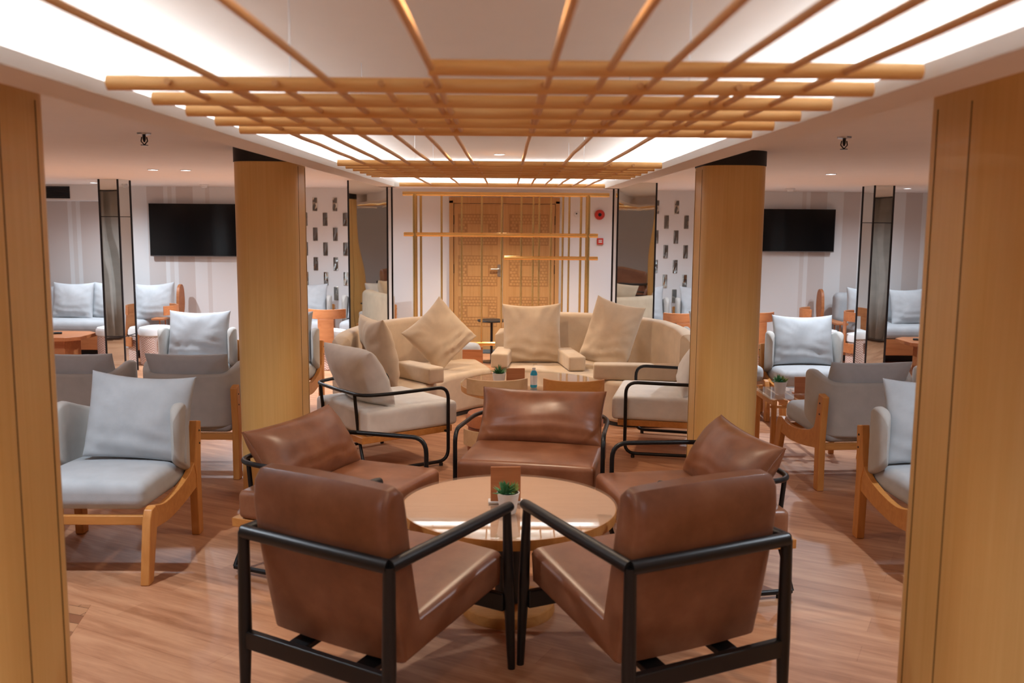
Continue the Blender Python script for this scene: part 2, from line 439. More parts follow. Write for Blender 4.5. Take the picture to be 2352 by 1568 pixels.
# white painted inner faces of the rim
struct(MB().box((XL1 + .002, 2.2, 2.018), (.004, 12.7, .036)).box((XR1 - .002, 2.2, 2.018), (.004, 12.7, .036)).box(((XL1 + XR1) / 2, CE - .002, 2.018), (XR1 - XL1, .004, .036)).obj('trim_5', 'cove'))
# boxed soffit over the left sofa
struct(MB().box((-6.0, 12.15, 2.02), (1.75, .5, .2)).obj('trim_6', 'white'))
# skirting
struct(MB().box((0, YW - .008, .04), (13.6, .016, .08)).obj('baseboard_back', 'white', bevel=.003))
for sx, nm in ((-1, 'left'), (1, 'right')):
    struct(MB().box((sx * 6.792, 4.2, .04), (.016, 16.2, .08)).obj('baseboard_' + nm, 'white', bevel=.003))

# ---- windows and curtains on the side walls
wn = 0
for sx in (-1, 1):
    for yy in (.5, 5.0, 9.2):
        wn += 1
        w = MB().box((sx * 6.79, yy, 1.25), (.03, 1.5, 1.1)).obj('window_%d' % wn, 'screen'); struct(w)
        f = MB()
        for d in (-.76, .76): f.box((sx * 6.775, yy + d, 1.25), (.05, .06, 1.22))
        for d in (-.58, .58): f.box((sx * 6.775, yy, 1.25 + d), (.05, 1.58, .06))
        struct(f.obj('window_frame', 'ply', parent=w))
def curtain(x, y0, y1, label):
    n = 90; vs = []; fs = []
    for k in range(n + 1):
        y = y0 + (y1 - y0) * k / n; xx = x + .035 * math.sin(k * .95) + .012 * math.sin(k * 2.3)
        for z in (.06, .7, 1.4, 2.1): vs.append((xx * 1.0 + (.01 * math.sin(k * .4 + z)), y, z))
    for k in range(n):
        for j in range(3): fs.append((k * 4 + j, k * 4 + j + 1, k * 4 + j + 5, k * 4 + j + 4))
    o = MB().add(vs, fs).obj('curtain', 'curtain'); s = o.modifiers.new('s', 'SOLIDIFY'); s.thickness = .004
    return tag(o, label, 'curtain')
curtain(-6.6, 1.5, 4.1, 'grey pleated curtain by the left wall windows nearer the camera')
curtain(-6.6, 6.0, 8.2, 'grey pleated curtain by the left wall windows farther from the camera')
curtain(6.6, 1.5, 4.1, 'grey pleated curtain by the right wall windows nearer the camera')
curtain(6.6, 6.0, 8.2, 'grey pleated curtain by the right wall windows farther from the camera')

# ---- columns
def rrect(w, d, r, n=8):
    out = []
    for cx, cy, a0 in ((w / 2 - r, d / 2 - r, 0), (-w / 2 + r, d / 2 - r, 90), (-w / 2 + r, -d / 2 + r, 180), (w / 2 - r, -d / 2 + r, 270)):
        out += [(cx + r * math.cos(R(a0 + 90 * k / n)), cy + r * math.sin(R(a0 + 90 * k / n))) for k in range(n + 1)]
    return out
def column(x, y, label, H=2.035):
    t = thing('column', label, 'column', (x, y, 0))
    MB().prism(rrect(.37, .46, .13), H, Matrix.Translation((0, 0, H / 2))).obj('shaft', 'column', t)
    MB().prism(rrect(.378, .468, .134), 2.12 - H, Matrix.Translation((0, 0, (2.12 + H) / 2))).obj('cap', 'dark', t)
    s = MB()
    for sx in (-1, 1):
        s.box((sx * .1852, -.095, 1.0), (.003, .004, 2.03)); s.box((sx * .1852, .095, 1.0), (.003, .004, 2.03)); s.box((sx * .055, .2302, 1.0), (.004, .003, 2.03))
    s.obj('panel_seam', 'seam', t)
    MB().prism(rrect(.376, .466, .133), .012, Matrix.Translation((0, 0, .006))).obj('foot_trim', 'steel', t)
    return t
column(-1.42, 5.72, 'golden wood column behind the left leather lounge chair, black band at its top')
column(1.345, 5.72, 'golden wood column behind the right leather lounge chair, black band at its top')
column(-1.46, 2.50, 'large golden wood column cropped by the left edge of the photo', 2.105)
column(1.37, 2.53, 'large golden wood column cropped by the right edge of the photo', 2.105)

# ---- mirrored pillars
def pillar(poly, label, bars):
    cx = sum(p[0] for p in poly) / len(poly); cy = sum(p[1] for p in poly) / len(poly)
    t = thing('mirrored_pillar', label, 'pillar', (cx, cy, 0))
    q = [(p[0] - cx, p[1] - cy) for p in poly]
    MB().prism(q, 2.12, Matrix.Translation((0, 0, 1.06))).obj('mirror_panel', 'mirror', t, smooth=False)
    for p in q:
        MB().box((p[0], p[1], 1.06), (.018, .018, 2.118)).obj('edge_strip', 'edge', t, bevel=.003)
    for z in bars:
        b = MB(); n = len(q)
        for i in range(n):
            a, e = Vector(q[i]), Vector(q[(i + 1) % n]); m = (a + e) / 2; d = e - a
            b.box((m.x, m.y, z), (d.length, .006, .008), rz=math.atan2(d.y, d.x))
        b.obj('joint_strip', 'edge', t)
    return t
pillar([(-4.385, 10.22), (-4.165, 10.18), (-4.16, 10.5), (-4.38, 10.5)], 'slim mirrored pillar with dark edges in front of the left wall sofa', (1.72, .42))
pillar([(3.965, 10.18), (4.19, 10.22), (4.18, 10.5), (3.96, 10.5)], 'slim mirrored pillar with dark edges in front of the right wall sofa', (1.72,))
pillar([(-1.67, 10.0), (-1.265, 10.045), (-1.262, 10.43), (-1.66, 10.43)], 'wide mirrored pillar left of the brass screen', ())
pillar([(1.185, 10.045), (1.585, 10.0), (1.58, 10.43), (1.18, 10.43)], 'wide mirrored pillar right of the brass screen', ())

# ---- mirror tiles in the wall
GT = 'small mirror strips set in the wall left of the doors'; GT2 = 'small mirror strips set in the wall right of the doors'
tile0 = None
zr = [1.905, 1.712, 1.518, 1.325, 1.13, .935, .74]
for side in (-1, 1):
    for i, z in enumerate(zr):
        for k in range(6):
            x = side * 1.45 + side * (.262 * k + (.131 if i % 2 else 0)) + (-.01 if side < 0 else .0)
            if abs(x) > 2.8 or abs(x) < 1.6: continue
            rn = ('top', 'second', 'third', 'fourth', 'fifth', 'sixth', 'lowest')[i]; seen = int(round((abs(x) - 1.6) / .131)) // 2
            lab = 'small mirror strip, wall %s of the doors, %s row, %s from the doors' % ('left' if side < 0 else 'right', rn, ('first', 'second', 'third', 'fourth', 'fifth')[seen])
            if tile0 is None:
                tile0 = tag(MB().box((0, 0, 0), (.062, .014, .178)).obj('mirror_tile', 'mirrortile', None, (x, YW - .004, z), bevel=.004, smooth=False), lab, 'mirror', GT)
            else:
                o = dup(tile0, (x, YW - .004, z), (0, 0, 0), lab, GT if side < 0 else GT2)

# ---- doors
def door_leaf(n, x0, x1, hinge):
    w = x1 - x0; cx = (x0 + x1) / 2
    d = struct(MB().box((cx, YW - .02, .965), (w - .006, .04, 1.93)).obj('door_%d' % n, 'door', bevel=.002))
    for zc in (1.595, 1.055, .515):
        b = MB(); W_, H_ = .50, .385; cw = .042; chh = .0385
        rows = int(H_ / chh)
        for j in range(rows):
            z = zc - H_ / 2 + chh * (j + .5); x = -W_ / 2 + (cw / 2 if j % 2 else 0)
            while x < W_ / 2 - .01:
                ww = min(cw, W_ / 2 - x)
                xc = x + ww / 2
                if not (abs(xc) < .15 and abs(z - zc) < .085): b.box((cx + xc, YW - .0425, z), (ww - .008, .005, chh - .008))
                x += cw
        b.box((cx, YW - .0425, zc), (.27, .005, .145))
        MB().box((cx, YW - .0405, zc), (W_ + .02, .002, H_ + .02)).obj('pattern_backing', 'recess', d, smooth=False)['kind'] = 'structure'  # darker sheet behind the raised blocks, shows as dark grooves
        b.obj('carved_panel', 'door', d, smooth=False)['kind'] = 'structure'
    for z in (1.72, 1.08):
        struct(MB().box((hinge, YW - .045, z), (.014, .012, .12)).obj('hinge', 'dark', d))
    return d
d1 = door_leaf(1, -.69, -.055, -.69); d2 = door_leaf(2, -.045, .64, .64)
h = MB().tube([(-.09, YW - .045, 1.08), (-.09, YW - .09, 1.08)], .01).tube([(-.09, YW - .09, 1.08), (-.20, YW - .09, 1.08)], .011).box((-.09, YW - .043, 1.06), (.045, .006, .16))
struct(h.obj('door_handle', 'steel', d1))
f = MB().box((-.72, YW - .03, .985), (.055, .06, 1.97)).box((.67, YW - .03, .985), (.055, .06, 1.97)).box((-.025, YW - .03, 1.975), (1.445, .06, .08))
struct(f.obj('trim_7', 'door', bevel=.003))

# ---- alarm, call point, sensor on the door wall
t = thing('alarm_bell', 'round red fire alarm sounder on the wall right of the doors', 'alarm', (1.223, YW, 1.80))
MB().lathe([(.066, 0), (.066, .03), (.055, .045), (.02, .05)], 28, Matrix.Rotation(R(90), 4, 'X')).obj('housing', 'red', t)
MB().lathe([(.024, .04), (.022, .056), (.008, .06)], 20, Matrix.Rotation(R(90), 4, 'X')).obj('sounder', 'edge', t)
t = thing('call_point', 'square red fire call point on the wall below the alarm sounder', 'alarm', (1.236, YW, 1.454))
MB().box((0, -.02, 0), (.082, .04, .082)).obj('housing', 'red', t, bevel=.005)
MB().box((0, -.042, .012), (.045, .004, .012)).box((0, -.042, -.010), (.045, .004, .014)).obj('press_plate', 'pot', t)
t = thing('wall_sensor', 'small white round wall sensor behind the brass screen', 'sensor', (.92, YW, 1.80))
MB().lathe([(.035, 0), (.03, .015)], 20, Matrix.Rotation(R(90), 4, 'X')).obj('cover', 'white', t)
MB().lathe([(.011, 0), (.009, .03)], 12, Matrix.Translation((0, 0, .012)) @ Matrix.Rotation(R(90), 4, 'X')).obj('lens', 'dark', t)

# ---- TVs
def tv(x0, x1, z0, z1, label):
    cx, cz = (x0 + x1) / 2, (z0 + z1) / 2; t = thing('television', label, 'television', (cx, YW - .015, cz))
    MB().box((0, -.06, 0), (x1 - x0, .04, z1 - z0)).obj('housing', 'dark', t, bevel=.004)
    MB().box((0, -.0815, .004), (x1 - x0 - .016, .003, z1 - z0 - .022)).obj('screen', 'screen', t)
    MB().box((0, -.0815, -(z1 - z0) / 2 + .006), (x1 - x0 - .01, .004, .005)).obj('bezel_strip', 'steel', t)
    MB().box((0, -.015, 0), (.3, .03, .25)).obj('wall_bracket', 'dark', t)
tv(-4.65, -3.44, 1.215, 1.90, 'large black flat television on the left striped wall')
tv(3.33, 4.30, 1.335, 1.893, 'smaller black flat television on the right striped wall')
t = thing('air_vent', 'black louvred air vent in the white soffit above the left sofa', 'vent', (-5.62, 11.9, 2.02))
MB().box((0, -.004, 0), (.30, .012, .15)).obj('backing', 'dark', t)
MB_ = MB()
for k in range(7): MB_.box((0, -.014, -.06 + .02 * k), (.29, .014, .004), rx=R(30))
MB_.obj('louvre', 'edge', t)

# ================================================================= CEILING FITTINGS
def sprinkler(x, y, label):
    t = thing('sprinkler', label, 'sprinkler', (x, y, 2.12))
    MB().lathe([(.034, 0), (.032, -.008), (.012, -.012)], 20).obj('escutcheon', 'steel', t)
    m = MB().lathe([(.008, -.01), (.008, -.03), (.004, -.045)], 10)
    m.tube([(-.012, 0, -.02), (-.016, 0, -.04), (0, 0, -.058)], .003, 6).tube([(.012, 0, -.02), (.016, 0, -.04), (0, 0, -.058)], .003, 6).lathe([(.018, -.058), (.018, -.061)], 16)
    m.obj('sprinkler_head', 'edge', t)
sprinkler(-1.79, 4.72, 'metal ceiling sprinkler left of the wooden lattice')
sprinkler(1.63, 4.6, 'metal ceiling sprinkler right of the wooden lattice')
for x, y, s in ((-3.66, 11.5, 'left'), (3.36, 11.2, 'right')):
    t = thing('smoke_detector', 'white smoke detector on the ceiling before the %s television' % s, 'detector', (x, y, 2.12))
    MB().lathe([(.055, 0), (.055, -.014), (.04, -.02)], 24).obj('base', 'white', t)
    MB().lathe([(.034, -.018), (.036, -.034), (.02, -.042)], 24).obj('sensing_head', 'pot', t)
def downlight(x, y, e, label, col=(.92, .95, 1), ang=120, blend=.8, z=2.12, grp=None):
    t = thing('downlight', label, 'lamp', (x, y, z), 0, grp)
    MB().lathe([(.048, 0), (.048, -.004), (.040, -.006), (.038, 0)], 24).obj('trim_ring', 'pot', t)
    MB().lathe([(.037, .0), (.036, -.003)], 24).obj('diffuser', 'lamp', t)
    l = bpy.data.lights.new('downlight_beam', 'SPOT'); l.energy = e; l.color = col; l.spot_size = R(ang); l.spot_blend = blend; l.shadow_soft_size = .035
    o = bpy.data.objects.new('downlight_beam', l); COL.objects.link(o); o.location = (0, 0, -.02); o.parent = t
GD = 'unseen downlights added in the ceiling overhead'  # unseen lamps of this group are added to brighten walls, columns and seats
WARM = (1, .77, .54)
for x, y, e, lab, g in ((-3.03, 8.16, 75, 'round downlight, left one of the close pair before the left television', None), (-2.76, 8.19, 75, 'round downlight, right one of the close pair before the left television', None),
                     (-4.86, 11.2, 150, 'round downlight above the left wall sofa, beside the mirrored pillar', None), (2.72, 7.95, 130, 'round downlight on the ceiling before the right television', None),
                     (4.56, 11.2, 50, 'round downlight above the right sofa, left one of the close pair', None), (4.62, 10.9, 50, 'round downlight above the right sofa, right one of the close pair', None),
                     (-2.15, 3.6, 115, GD, GD), (2.15, 3.6, 105, GD, GD), (-5.2, 3.6, 120, GD, GD), (5.2, 3.6, 90, GD, GD), (-5.2, 7.6, 300, GD, GD), (5.2, 7.6, 170, GD, GD),
                     (-2.6, 10.0, 330, GD, GD), (2.4, 10.0, 230, GD, GD), (-1.42, 11.2, 60, GD, GD), (1.40, 11.2, 60, GD, GD), (-2.1, .3, 130, GD, GD), (2.1, .3, 120, GD, GD), (-3, -2.5, 90, GD, GD), (3, -2.5, 90, GD, GD)):
    if lab == GD:
        lab = 'added downlight out of view in the %s side ceiling, %s' % ('left' if x < 0 else 'right', {-2: 'far behind the camera', 0: 'nearest the camera', 3: 'over the %s' % ('outer aisle' if abs(x) > 4 else 'front lounge chairs'), 7: 'over the middle lounge seats', 10: 'behind the golden column', 11: 'behind the wide mirrored pillar'}[int(y)])
    downlight(x, y, e, lab, (.78, .89, 1), 160, 1, grp=g)
for x, y, e in ((-.05, 9.4, 60), (-.05, 11.3, 110)): downlight(x, y, e, 'warm downlight %s the brass screen' % ('in front of' if y < 10 else 'behind'), WARM, grp='warm downlights near the brass screen')
for x, y, e in ((-.06, 1.4, 36), (-.06, 4.6, 70), (-.06, 7.6, 70)): downlight(x, y, e, 'warm downlight in the raised ceiling, %s' % ('nearest the camera' if y < 2 else 'between the two lattice clusters' if y < 6 else 'farthest from the camera'), WARM, 130, 1, CZ, 'warm downlights in the raised ceiling')

# ---- wooden lattice under the raised ceiling
t = thing('ceiling_lattice', 'pale wooden pole lattice hanging under the raised glowing ceiling', 'ceiling lattice', (0, 0, 2.01))
PY = [2.22, 2.50, 2.76, 3.03, 3.30]
def pole(y, x0, x1, r=.0172): MB().tube([(x0, y, 0), (x1, y, 0)], r, 16).obj('pole', 'pole', t)
pole(1.96, -.16, .845, .0165)
for y in PY: pole(y, -.92, .845)
for y in (5.18, 5.44, 5.70, 5.97, 6.24, 6.47): pole(y, -.92, .845)
pole(8.15, -.92, .845)
XA = [-.648, -.40, -.157, .09, .206, .324, .4425, .566, .687]
XB = [-.78, -.66, -.535, -.41, -.293, -.188, .0775, .30, .527]
def rod(x, y0, y1, seed, e0=0, e1=0):
    rnd = random.Random(seed); n = 12
    pts = [(x + rnd.uniform(-.002, .002), y0 + (y1 - y0) * k / n, e0 * (1 - k / n) + e1 * k / n + rnd.uniform(-.0015, .0015)) for k in range(n + 1)]
    MB().tube(catmull(pts, 3), .0078, 10).obj('rod', 'rod', t)
for i, x in enumerate(XA): rod(x, -1.0, 3.34, i, -.006, 0)
for i, x in enumerate(XB): rod(x + .004, 2.19, 6.50, 20 + i)
for i, x in enumerate(XA): rod(x, 5.15, 8.2, 40 + i)
hg = MB()
for y in (2.22, 3.30, 5.18, 6.47, 8.15):
    for x in (-.5, .42): MB().tube([(x, y, 0), (x, y, CZ - 2.01)], .0012, 6).obj('suspension_wire', 'steel', t)

# ================================================================= BRASS SCREEN
YF = 10.5
t = thing('brass_screen', 'tall brass tube screen of bars standing before the carved double doors', 'screen', (0, YF, 0))
def bar(name, x0, z0, x1, z1, r, y=0): MB().tube([(x0, y, z0), (x1, y, z1)], r, 14).obj(name, 'gold', t)
bar('crossbar', -1.15, 2.0, 1.14, 2.0, .024); bar('crossbar', -1.14, 1.553, 1.022, 1.553, .024); bar('crossbar', -.02, 1.30, 1.024, 1.30, .022)
bar('crossbar', -1.0, .33, 1.0, .33, .022)
bar('post', -1.015, 0, -1.015, 2.0, .026); bar('post', .907, 0, .907, 2.0, .026)
MB().lathe([(.07, 0), (.07, .01), (.03, .014)], 24, Matrix.Translation((-1.015, 0, 0))).obj('foot_plate', 'gold', t)
MB().lathe([(.07, 0), (.07, .01), (.03, .014)], 24, Matrix.Translation((.907, 0, 0))).obj('foot_plate', 'gold', t)
for x in (-.95, -.72, -.495, -.272, -.05, .168, .30, .366, .498, .63, .70, .83): bar('upright', x, .02, x, 2.0, .0115 if x not in (-.95, .83) else .0135)

# ================================================================= WOODEN LOUNGE CHAIRS
def lounge_chair(label, loc, rz, group, seatmat='grey'):
    t = thing('lounge_chair', label, 'chair', loc, rz, group)
    for sx in (-1, 1):
        X = sx * .315
        T = Matrix.Translation((X, 0, 0)) @ YZ
        # rear post with a cut top, kinked towards the back
        MB().prism([(-.30, 0), (-.37, 0), (-.362, .36), (-.385, .615), (-.315, .63), (-.285, .46), (-.262, .40), (-.288, .34)], .044, T).obj('rear_leg', 'oak', t, bevel=.006)
        MB().prism([(.30, .215), (.265, .30), (.30, .352), (.345, .345), (.372, .30), (.425, 0), (.36, 0)], .042, T).obj('front_leg', 'oak', t, bevel=.006)
        top = catmull([(-.29, .43), (-.20, .372), (-.02, .335), (.16, .325), (.30, .352)], 6)
        bot = catmull([(.30, .24), (.12, .225), (-.10, .24), (-.30, .27)], 6)
        MB().prism([(p[0], p[1]) for p in top] + [(p[0], p[1]) for p in bot], .034, T).obj('side_rail', 'oak_x', t, bevel=.004)
    MB().box((0, .315, .285), (.60, .03, .045)).obj('front_rail', 'oak_x', t, bevel=.004)
    MB().box((0, -.33, .285), (.60, .03, .045)).obj('rear_rail', 'oak_x', t, bevel=.004)
    def fn(p): p.z += .015 * (p.y / .34); p.x *= 1 + .015 * (p.y / .34); return p
    MB().rbox((0, .0, .385), (.585, .67, .135), .05, .02, 8, fn=fn).obj('seat_cushion', seatmat, t)
    pts = catmull([(-.304, -.05), (-.300, -.19), (-.25, -.305), (-.12, -.345), (.12, -.345), (.25, -.305), (.300, -.19), (.304, -.05)], 7)
    zt = lambda q: .70 + .06 * min(1, max(0, (abs(q - .5) - .22) / .16))
    zb = lambda q: .345 + .09 * min(1, max(0, (abs(q - .5) - .25) / .2))
    MB().sweep(pts, .062, zb, zt, .085, 2.6, 28).obj('backrest', seatmat if seatmat != 'grey' else 'greyback', t)
    m = MB()
    for sx in (-1, 1):
        for z in (.50, .57): m.lathe([(.006, 0), (.005, .003)], 10, Matrix.Translation((sx * .338, -.345, z)) @ Matrix.Rotation(R(90) * sx, 4, 'Y'))
    m.obj('bolt', 'dark', t)
    return t
G1 = 'wooden lounge chairs with grey cushions'
fx = PI
L0 = lounge_chair('large grey wooden lounge chair nearest on the left, facing the camera', (-1.99, 4.62, 0), fx, G1)
def backpillow(src, loc, rz, lean, label, grp='grey back cushions', tilt=0):
    if src is None:
        o = MB().pillow(.54, .45, .17, 3).obj('back_cushion', 'grey'); tag(o, label, 'cushion', grp)
    else: o = dup(src, loc, (0, 0, 0), label, grp)
    o.location = loc; o.rotation_euler = (lean, tilt, rz); return o
def chair_pillow(src, loc, rz, label, lean=R(14), tilt=0):
    # sits on the seat, leaning on the back; faces local +y of the chair
    d = Vector((-math.sin(rz), math.cos(rz), 0)); p = Vector(loc) + d * (-.13) + Vector((0, 0, .462))
    return backpillow(src, tuple(p), rz, lean, label, tilt=tilt)
P0 = chair_pillow(None, (-1.915, 4.61, 0), fx, 'pale grey cushion on the nearest left lounge chair', tilt=-R(3.5))
lounges = [
 ((-2.74, 4.60), fx, 'grey wooden lounge chair mostly hidden behind the left edge column', 'pale grey cushion on the chair half hidden by the left edge column', 0),
 ((2.26, 4.62), fx, 'grey wooden lounge chair beside the right edge column, facing the camera', 'pale grey cushion on the chair beside the right edge column', 0),
 ((-2.08, 6.38), 0, 'grey lounge chair facing away, beside the left golden column', 'grey cushion top peeking over the chair beside the left golden column', 0),
 ((-2.82, 6.36), 0, 'grey lounge chair facing away, left of the other one facing away', 'grey cushion top of the left of two chairs facing away', 0),
 ((2.31, 6.22), R(5), 'grey lounge chair facing away beyond the right golden column', 'grey cushion top on the chair facing away on the right', 0),
 ((3.10, 6.36), 0, 'grey lounge chair facing away, cut off by the right edge column', 'grey cushion edge on the chair cut off by the right edge column', 0),
 ((-2.71, 8.05), fx, 'grey lounge chair facing the camera, just left of the left golden column', 'pale grey cushion on the chair just left of the left golden column', 0),
 ((2.64, 8.05), fx, 'grey lounge chair facing the camera behind the potted plant on the right', 'pale grey cushion on the chair behind the right potted plant', 0),
 ((-1.98, 8.05), fx, 'grey lounge chair glimpsed just right of the left golden column', 'pale grey cushion glimpsed just right of the left golden column', 0),
 ((1.96, 8.36), fx, 'grey lounge chair mostly hidden behind the right golden column', 'pale grey cushion mostly hidden behind the right golden column', 0),
 ((-2.55, 11.75), fx, 'grey lounge chair under the mirror strips, right of the left golden column', 'pale grey cushion under the left mirror strips beside the column', 0),
 ((-1.75, 11.75), fx, 'grey lounge chair against the wall beside the left mirrored pillar', 'pale grey cushion on the chair behind the left wide mirrored pillar', 0),
 ((1.75, 11.75), fx, 'grey lounge chair against the wall behind the right wide mirrored pillar', 'pale grey cushion under the right mirror strips beside the pillar', 0),
 ((2.50, 11.75), fx, 'grey lounge chair under the right mirror strips behind the golden column', 'pale grey cushion behind the right golden column by the wall', 0)]
for (x, y), rz, l1, l2, _ in lounges:
    dup(L0, (x, y, 0), rz, l1, G1)
    if abs(rz) < 1: chair_pillow(P0, (x, y, -.03), rz, l2, R(27))
    else: chair_pillow(P0, (x, y, 0), rz, l2)

# ================================================================= TUBE FRAME CHAIRS
def tube_chair(label, cat, loc, rz, group, mat, seat_h, seat_d, slab=True):
    t = thing('tube_frame_armchair', label, 'chair', loc, rz, group)
    ZA = .555; hw = .41
    m = MB()
    for sx in (-1, 1):
        # floor runner, front upright and arm in one bent tube
        m.tube(fillet([(sx * hw * .93, -.36, .03), (sx * hw, .28, .03), (sx * hw, .28, ZA), (sx * hw * .97, -.18, ZA - .005), (sx * hw * .82, -.36, ZA - .01), (0, -.37, ZA - .01)], [.085, .085, .10, .10]), .0125, 12)
        m.tube([(sx * .25, -.368, ZA - .012), (sx * .25, -.34, .25)], .0115, 10)
        m.tube([(sx * hw, .28, .235), (sx * .30, .28, .235)], .009, 8)
        m.tube(fillet([(sx * .25, -.34, .25), (sx * .36, -.36, .06), (sx * hw * .93, -.36, .03)], .04), .0115, 10)
    m.obj('tube_frame', 'tube', t)
    for sx in (-1, 1):
        for y in (-.3, .22): MB().lathe([(.014, .0), (.014, .02)], 10, Matrix.Translation((sx * (hw * .93 if y < 0 else hw - .002), y, 0))).obj('glide_foot', 'dark', t)
    MB().box((0, -.02, .2475), (.74, .72, .045)).obj('base_board', 'oak_x', t, bevel=.004)
    MB().rbox((0, .02, .27 + seat_h / 2), (.76, seat_d, seat_h), .03, .014, 8).obj('seat_cushion', mat, t)
    return t
GC = 'cream armchairs with black tube frames'; GLt = 'brown leather lounge chairs with black tube frames'
def rzf(fx_, fy_): return math.atan2(-fx_, fy_)
def tilt_pillow(name, w, h, th, mat, seed, loc, rz, lean, label, cat='cushion', grp=None, roll=0, piping=False, **kw):
    b = MB().pillow(w, h, th, seed, **kw)
    c_ = (abs(w / 2 * math.sin(roll)) + abs(h / 2 * math.cos(roll))) * (1 if abs(roll) < .02 else .95)
    mt = Matrix.Rotation(rz, 4, 'Z') @ Matrix.Rotation(lean, 4, 'X') @ Matrix.Translation((0, 0, c_)) @ Matrix.Rotation(roll, 4, 'Y') @ Matrix.Translation((0, 0, -h / 2))
    mt = Matrix.Translation(loc) @ mt
    o = b.obj(name, mat, None, mt.to_translation(), mt.to_euler()); tag(o, label, cat, grp)
    if piping: MB().tube([Vector(p) for p in b.border], .004, 6, closed=True).obj('piping', mat, o)
    return o
def on_seat(loc, rz, back, side, z):
    f = Vector((-math.sin(rz), math.cos(rz), 0)); r = Vector((math.cos(rz), math.sin(rz), 0))
    return tuple(Vector(loc) + f * -back + r * side + Vector((0, 0, z)))
a = rzf(.79, .61); O = (-.87, 6.60, 0)
tube_chair('cream armchair with black tube frame beside the left golden column', 'chair', O, a, GC, 'cream', .17, .73)
tilt_pillow('back_cushion', .66, .44, .25, 'cream', 11, on_seat(O, a, .10, 0, .435), a, R(26), 'cream back cushion on the left cream armchair', grp='cream back cushions')
a = rzf(-.96, .22); O = (1.24, 7.02, 0)
tube_chair('cream armchair with black tube frame beside the right golden column', 'chair', O, a, GC, 'cream', .17, .73)
tilt_pillow('back_cushion', .66, .44, .25, 'cream', 12, on_seat(O, a, .12, 0, .435), a, R(26), 'cream back cushion on the right cream armchair', grp='cream back cushions')
for k, (f_, O, lab) in enumerate(((( .93, -.37), (-.83, 4.60, 0), 'left'), ((-.985, -.16), (.905, 4.43, 0), 'right'), ((-.19, -.98), (.18, 5.28, 0), 'centre'))):
    a = rzf(*f_); dirn = {'left': 'left of the front round table', 'right': 'right of the front round table', 'centre': 'behind the front round table, facing the camera'}[lab]
    tube_chair('brown leather lounge chair with black tube arms ' + dirn, 'chair', O, a, GLt, 'leather', .14, .72)
    tilt_pillow('back_cushion', .75, .36, .24, 'leather', 30 + k, on_seat(O, a, .10, 0, .398), a, R(34), 'brown leather cushion on the lounge chair ' + dirn, grp='brown leather back cushions', piping=True, sag=.012, wr=.004, pinch=.05)

# ================================================================= DARK WOOD LEATHER ARMCHAIRS
def dark_armchair(label, loc, rz, group):
    t = thing('leather_armchair', label, 'chair', loc, rz, group)
    ZA = .645; hx = .314
    for sx in (-1, 1):
        MB().tube([(sx * hx, -.36, ZA), (sx * hx * 1.0, .05, ZA), (sx * (hx - .004), .345, ZA), (sx * (hx - .004), .37, ZA)], .022, 16, radii=[.0225, .0225, .021, .018]).obj('armrest', 'blackwood', t)
        MB().tube([(sx * hx, -.375, 0), (sx * hx, -.365, .30), (sx * hx, -.36, ZA)], .02, 14, radii=[.016, .0235, .0195]).obj('leg', 'blackwood', t)
        MB().tube([(sx * (hx - .002), .385, 0), (sx * (hx - .002), .36, .34), (sx * (hx - .004), .345, ZA)], .02, 14, radii=[.0145, .022, .0155]).obj('leg', 'blackwood', t)
        MB().box((sx * .15, -.01, .268), (.08, .70, .022), rx=R(5.5)).obj('seat_rail', 'blackwood', t, bevel=.004)
    MB().tube([(-hx, -.36, ZA), (0, -.362, ZA), (hx, -.36, ZA)], .0235, 16).obj('back_bar', 'blackwood', t)
    MB().box((0, -.366, .266), (.60, .03, .064)).obj('rear_stretcher', 'blackwood', t, bevel=.006)
    MB().box((0, .35, .275), (.60, .028, .07)).obj('front_stretcher', 'blackwood', t, bevel=.006)
    prof = [(-.335, .63), (-.352, .76), (-.345, .83), (-.315, .868), (-.27, .873), (-.235, .845), (-.222, .79), (-.19, .60), (-.155, .405), (.05, .435), (.342, .476), (.358, .464), (.351, .345), (.336, .335), (.0, .295), (-.235, .265), (-.262, .28), (-.30, .45)]
    n = len(prof)
    # body swept across with rounded side edges
    b = MB(); W2 = .289; vs = []; fs = []
    cy_ = sum(p[0] for p in prof) / n; cz_ = sum(p[1] for p in prof) / n
    secs = [(-W2, .026), (-W2 + .004, .016), (-W2 + .012, .008), (-W2 + .024, .002), (-W2 + .045, 0), (-.1, -.005), (0, -.006), (.1, -.005), (W2 - .045, 0), (W2 - .024, .002), (W2 - .012, .008), (W2 - .004, .016), (W2, .026)]
    nrm = []
    for i in range(n):
        p0, p1 = Vector(prof[i - 1]), Vector(prof[(i + 1) % n]); d = (p1 - p0).normalized(); nrm.append(Vector((d.y, -d.x)))
    for x, ins in secs:
        for i in range(n):
            q = Vector(prof[i]) + nrm[i] * ins; vs.append((x, q.x, q.y))
    # pick the inward side
    A = sum(prof[i][0] * prof[(i + 1) % n][1] - prof[(i + 1) % n][0] * prof[i][1] for i in range(n))
    if A > 0:
        vs = []
        for x, ins in secs:
            for i in range(n):
                q = Vector(prof[i]) - nrm[i] * ins; vs.append((x, q.x, q.y))
    for s_ in range(len(secs) - 1):
        fs += [(s_ * n + i, s_ * n + (i + 1) % n, (s_ + 1) * n + (i + 1) % n, (s_ + 1) * n + i) for i in range(n)]
    fs += [tuple(range(n)), tuple((len(secs) - 1) * n + i for i in range(n))]
    o = b.add(vs, fs).obj('upholstery', 'leather', t, bevel=.008, seg=3, ang=60)
    return t
GD_ = 'black wood and leather armchairs in front'
def mid(a, b, c_, d): return (sum(p[0] for p in (a, b, c_, d)) / 4, sum(p[1] for p in (a, b, c_, d)) / 4, 0)
sc_ = 1.055 / 1.035
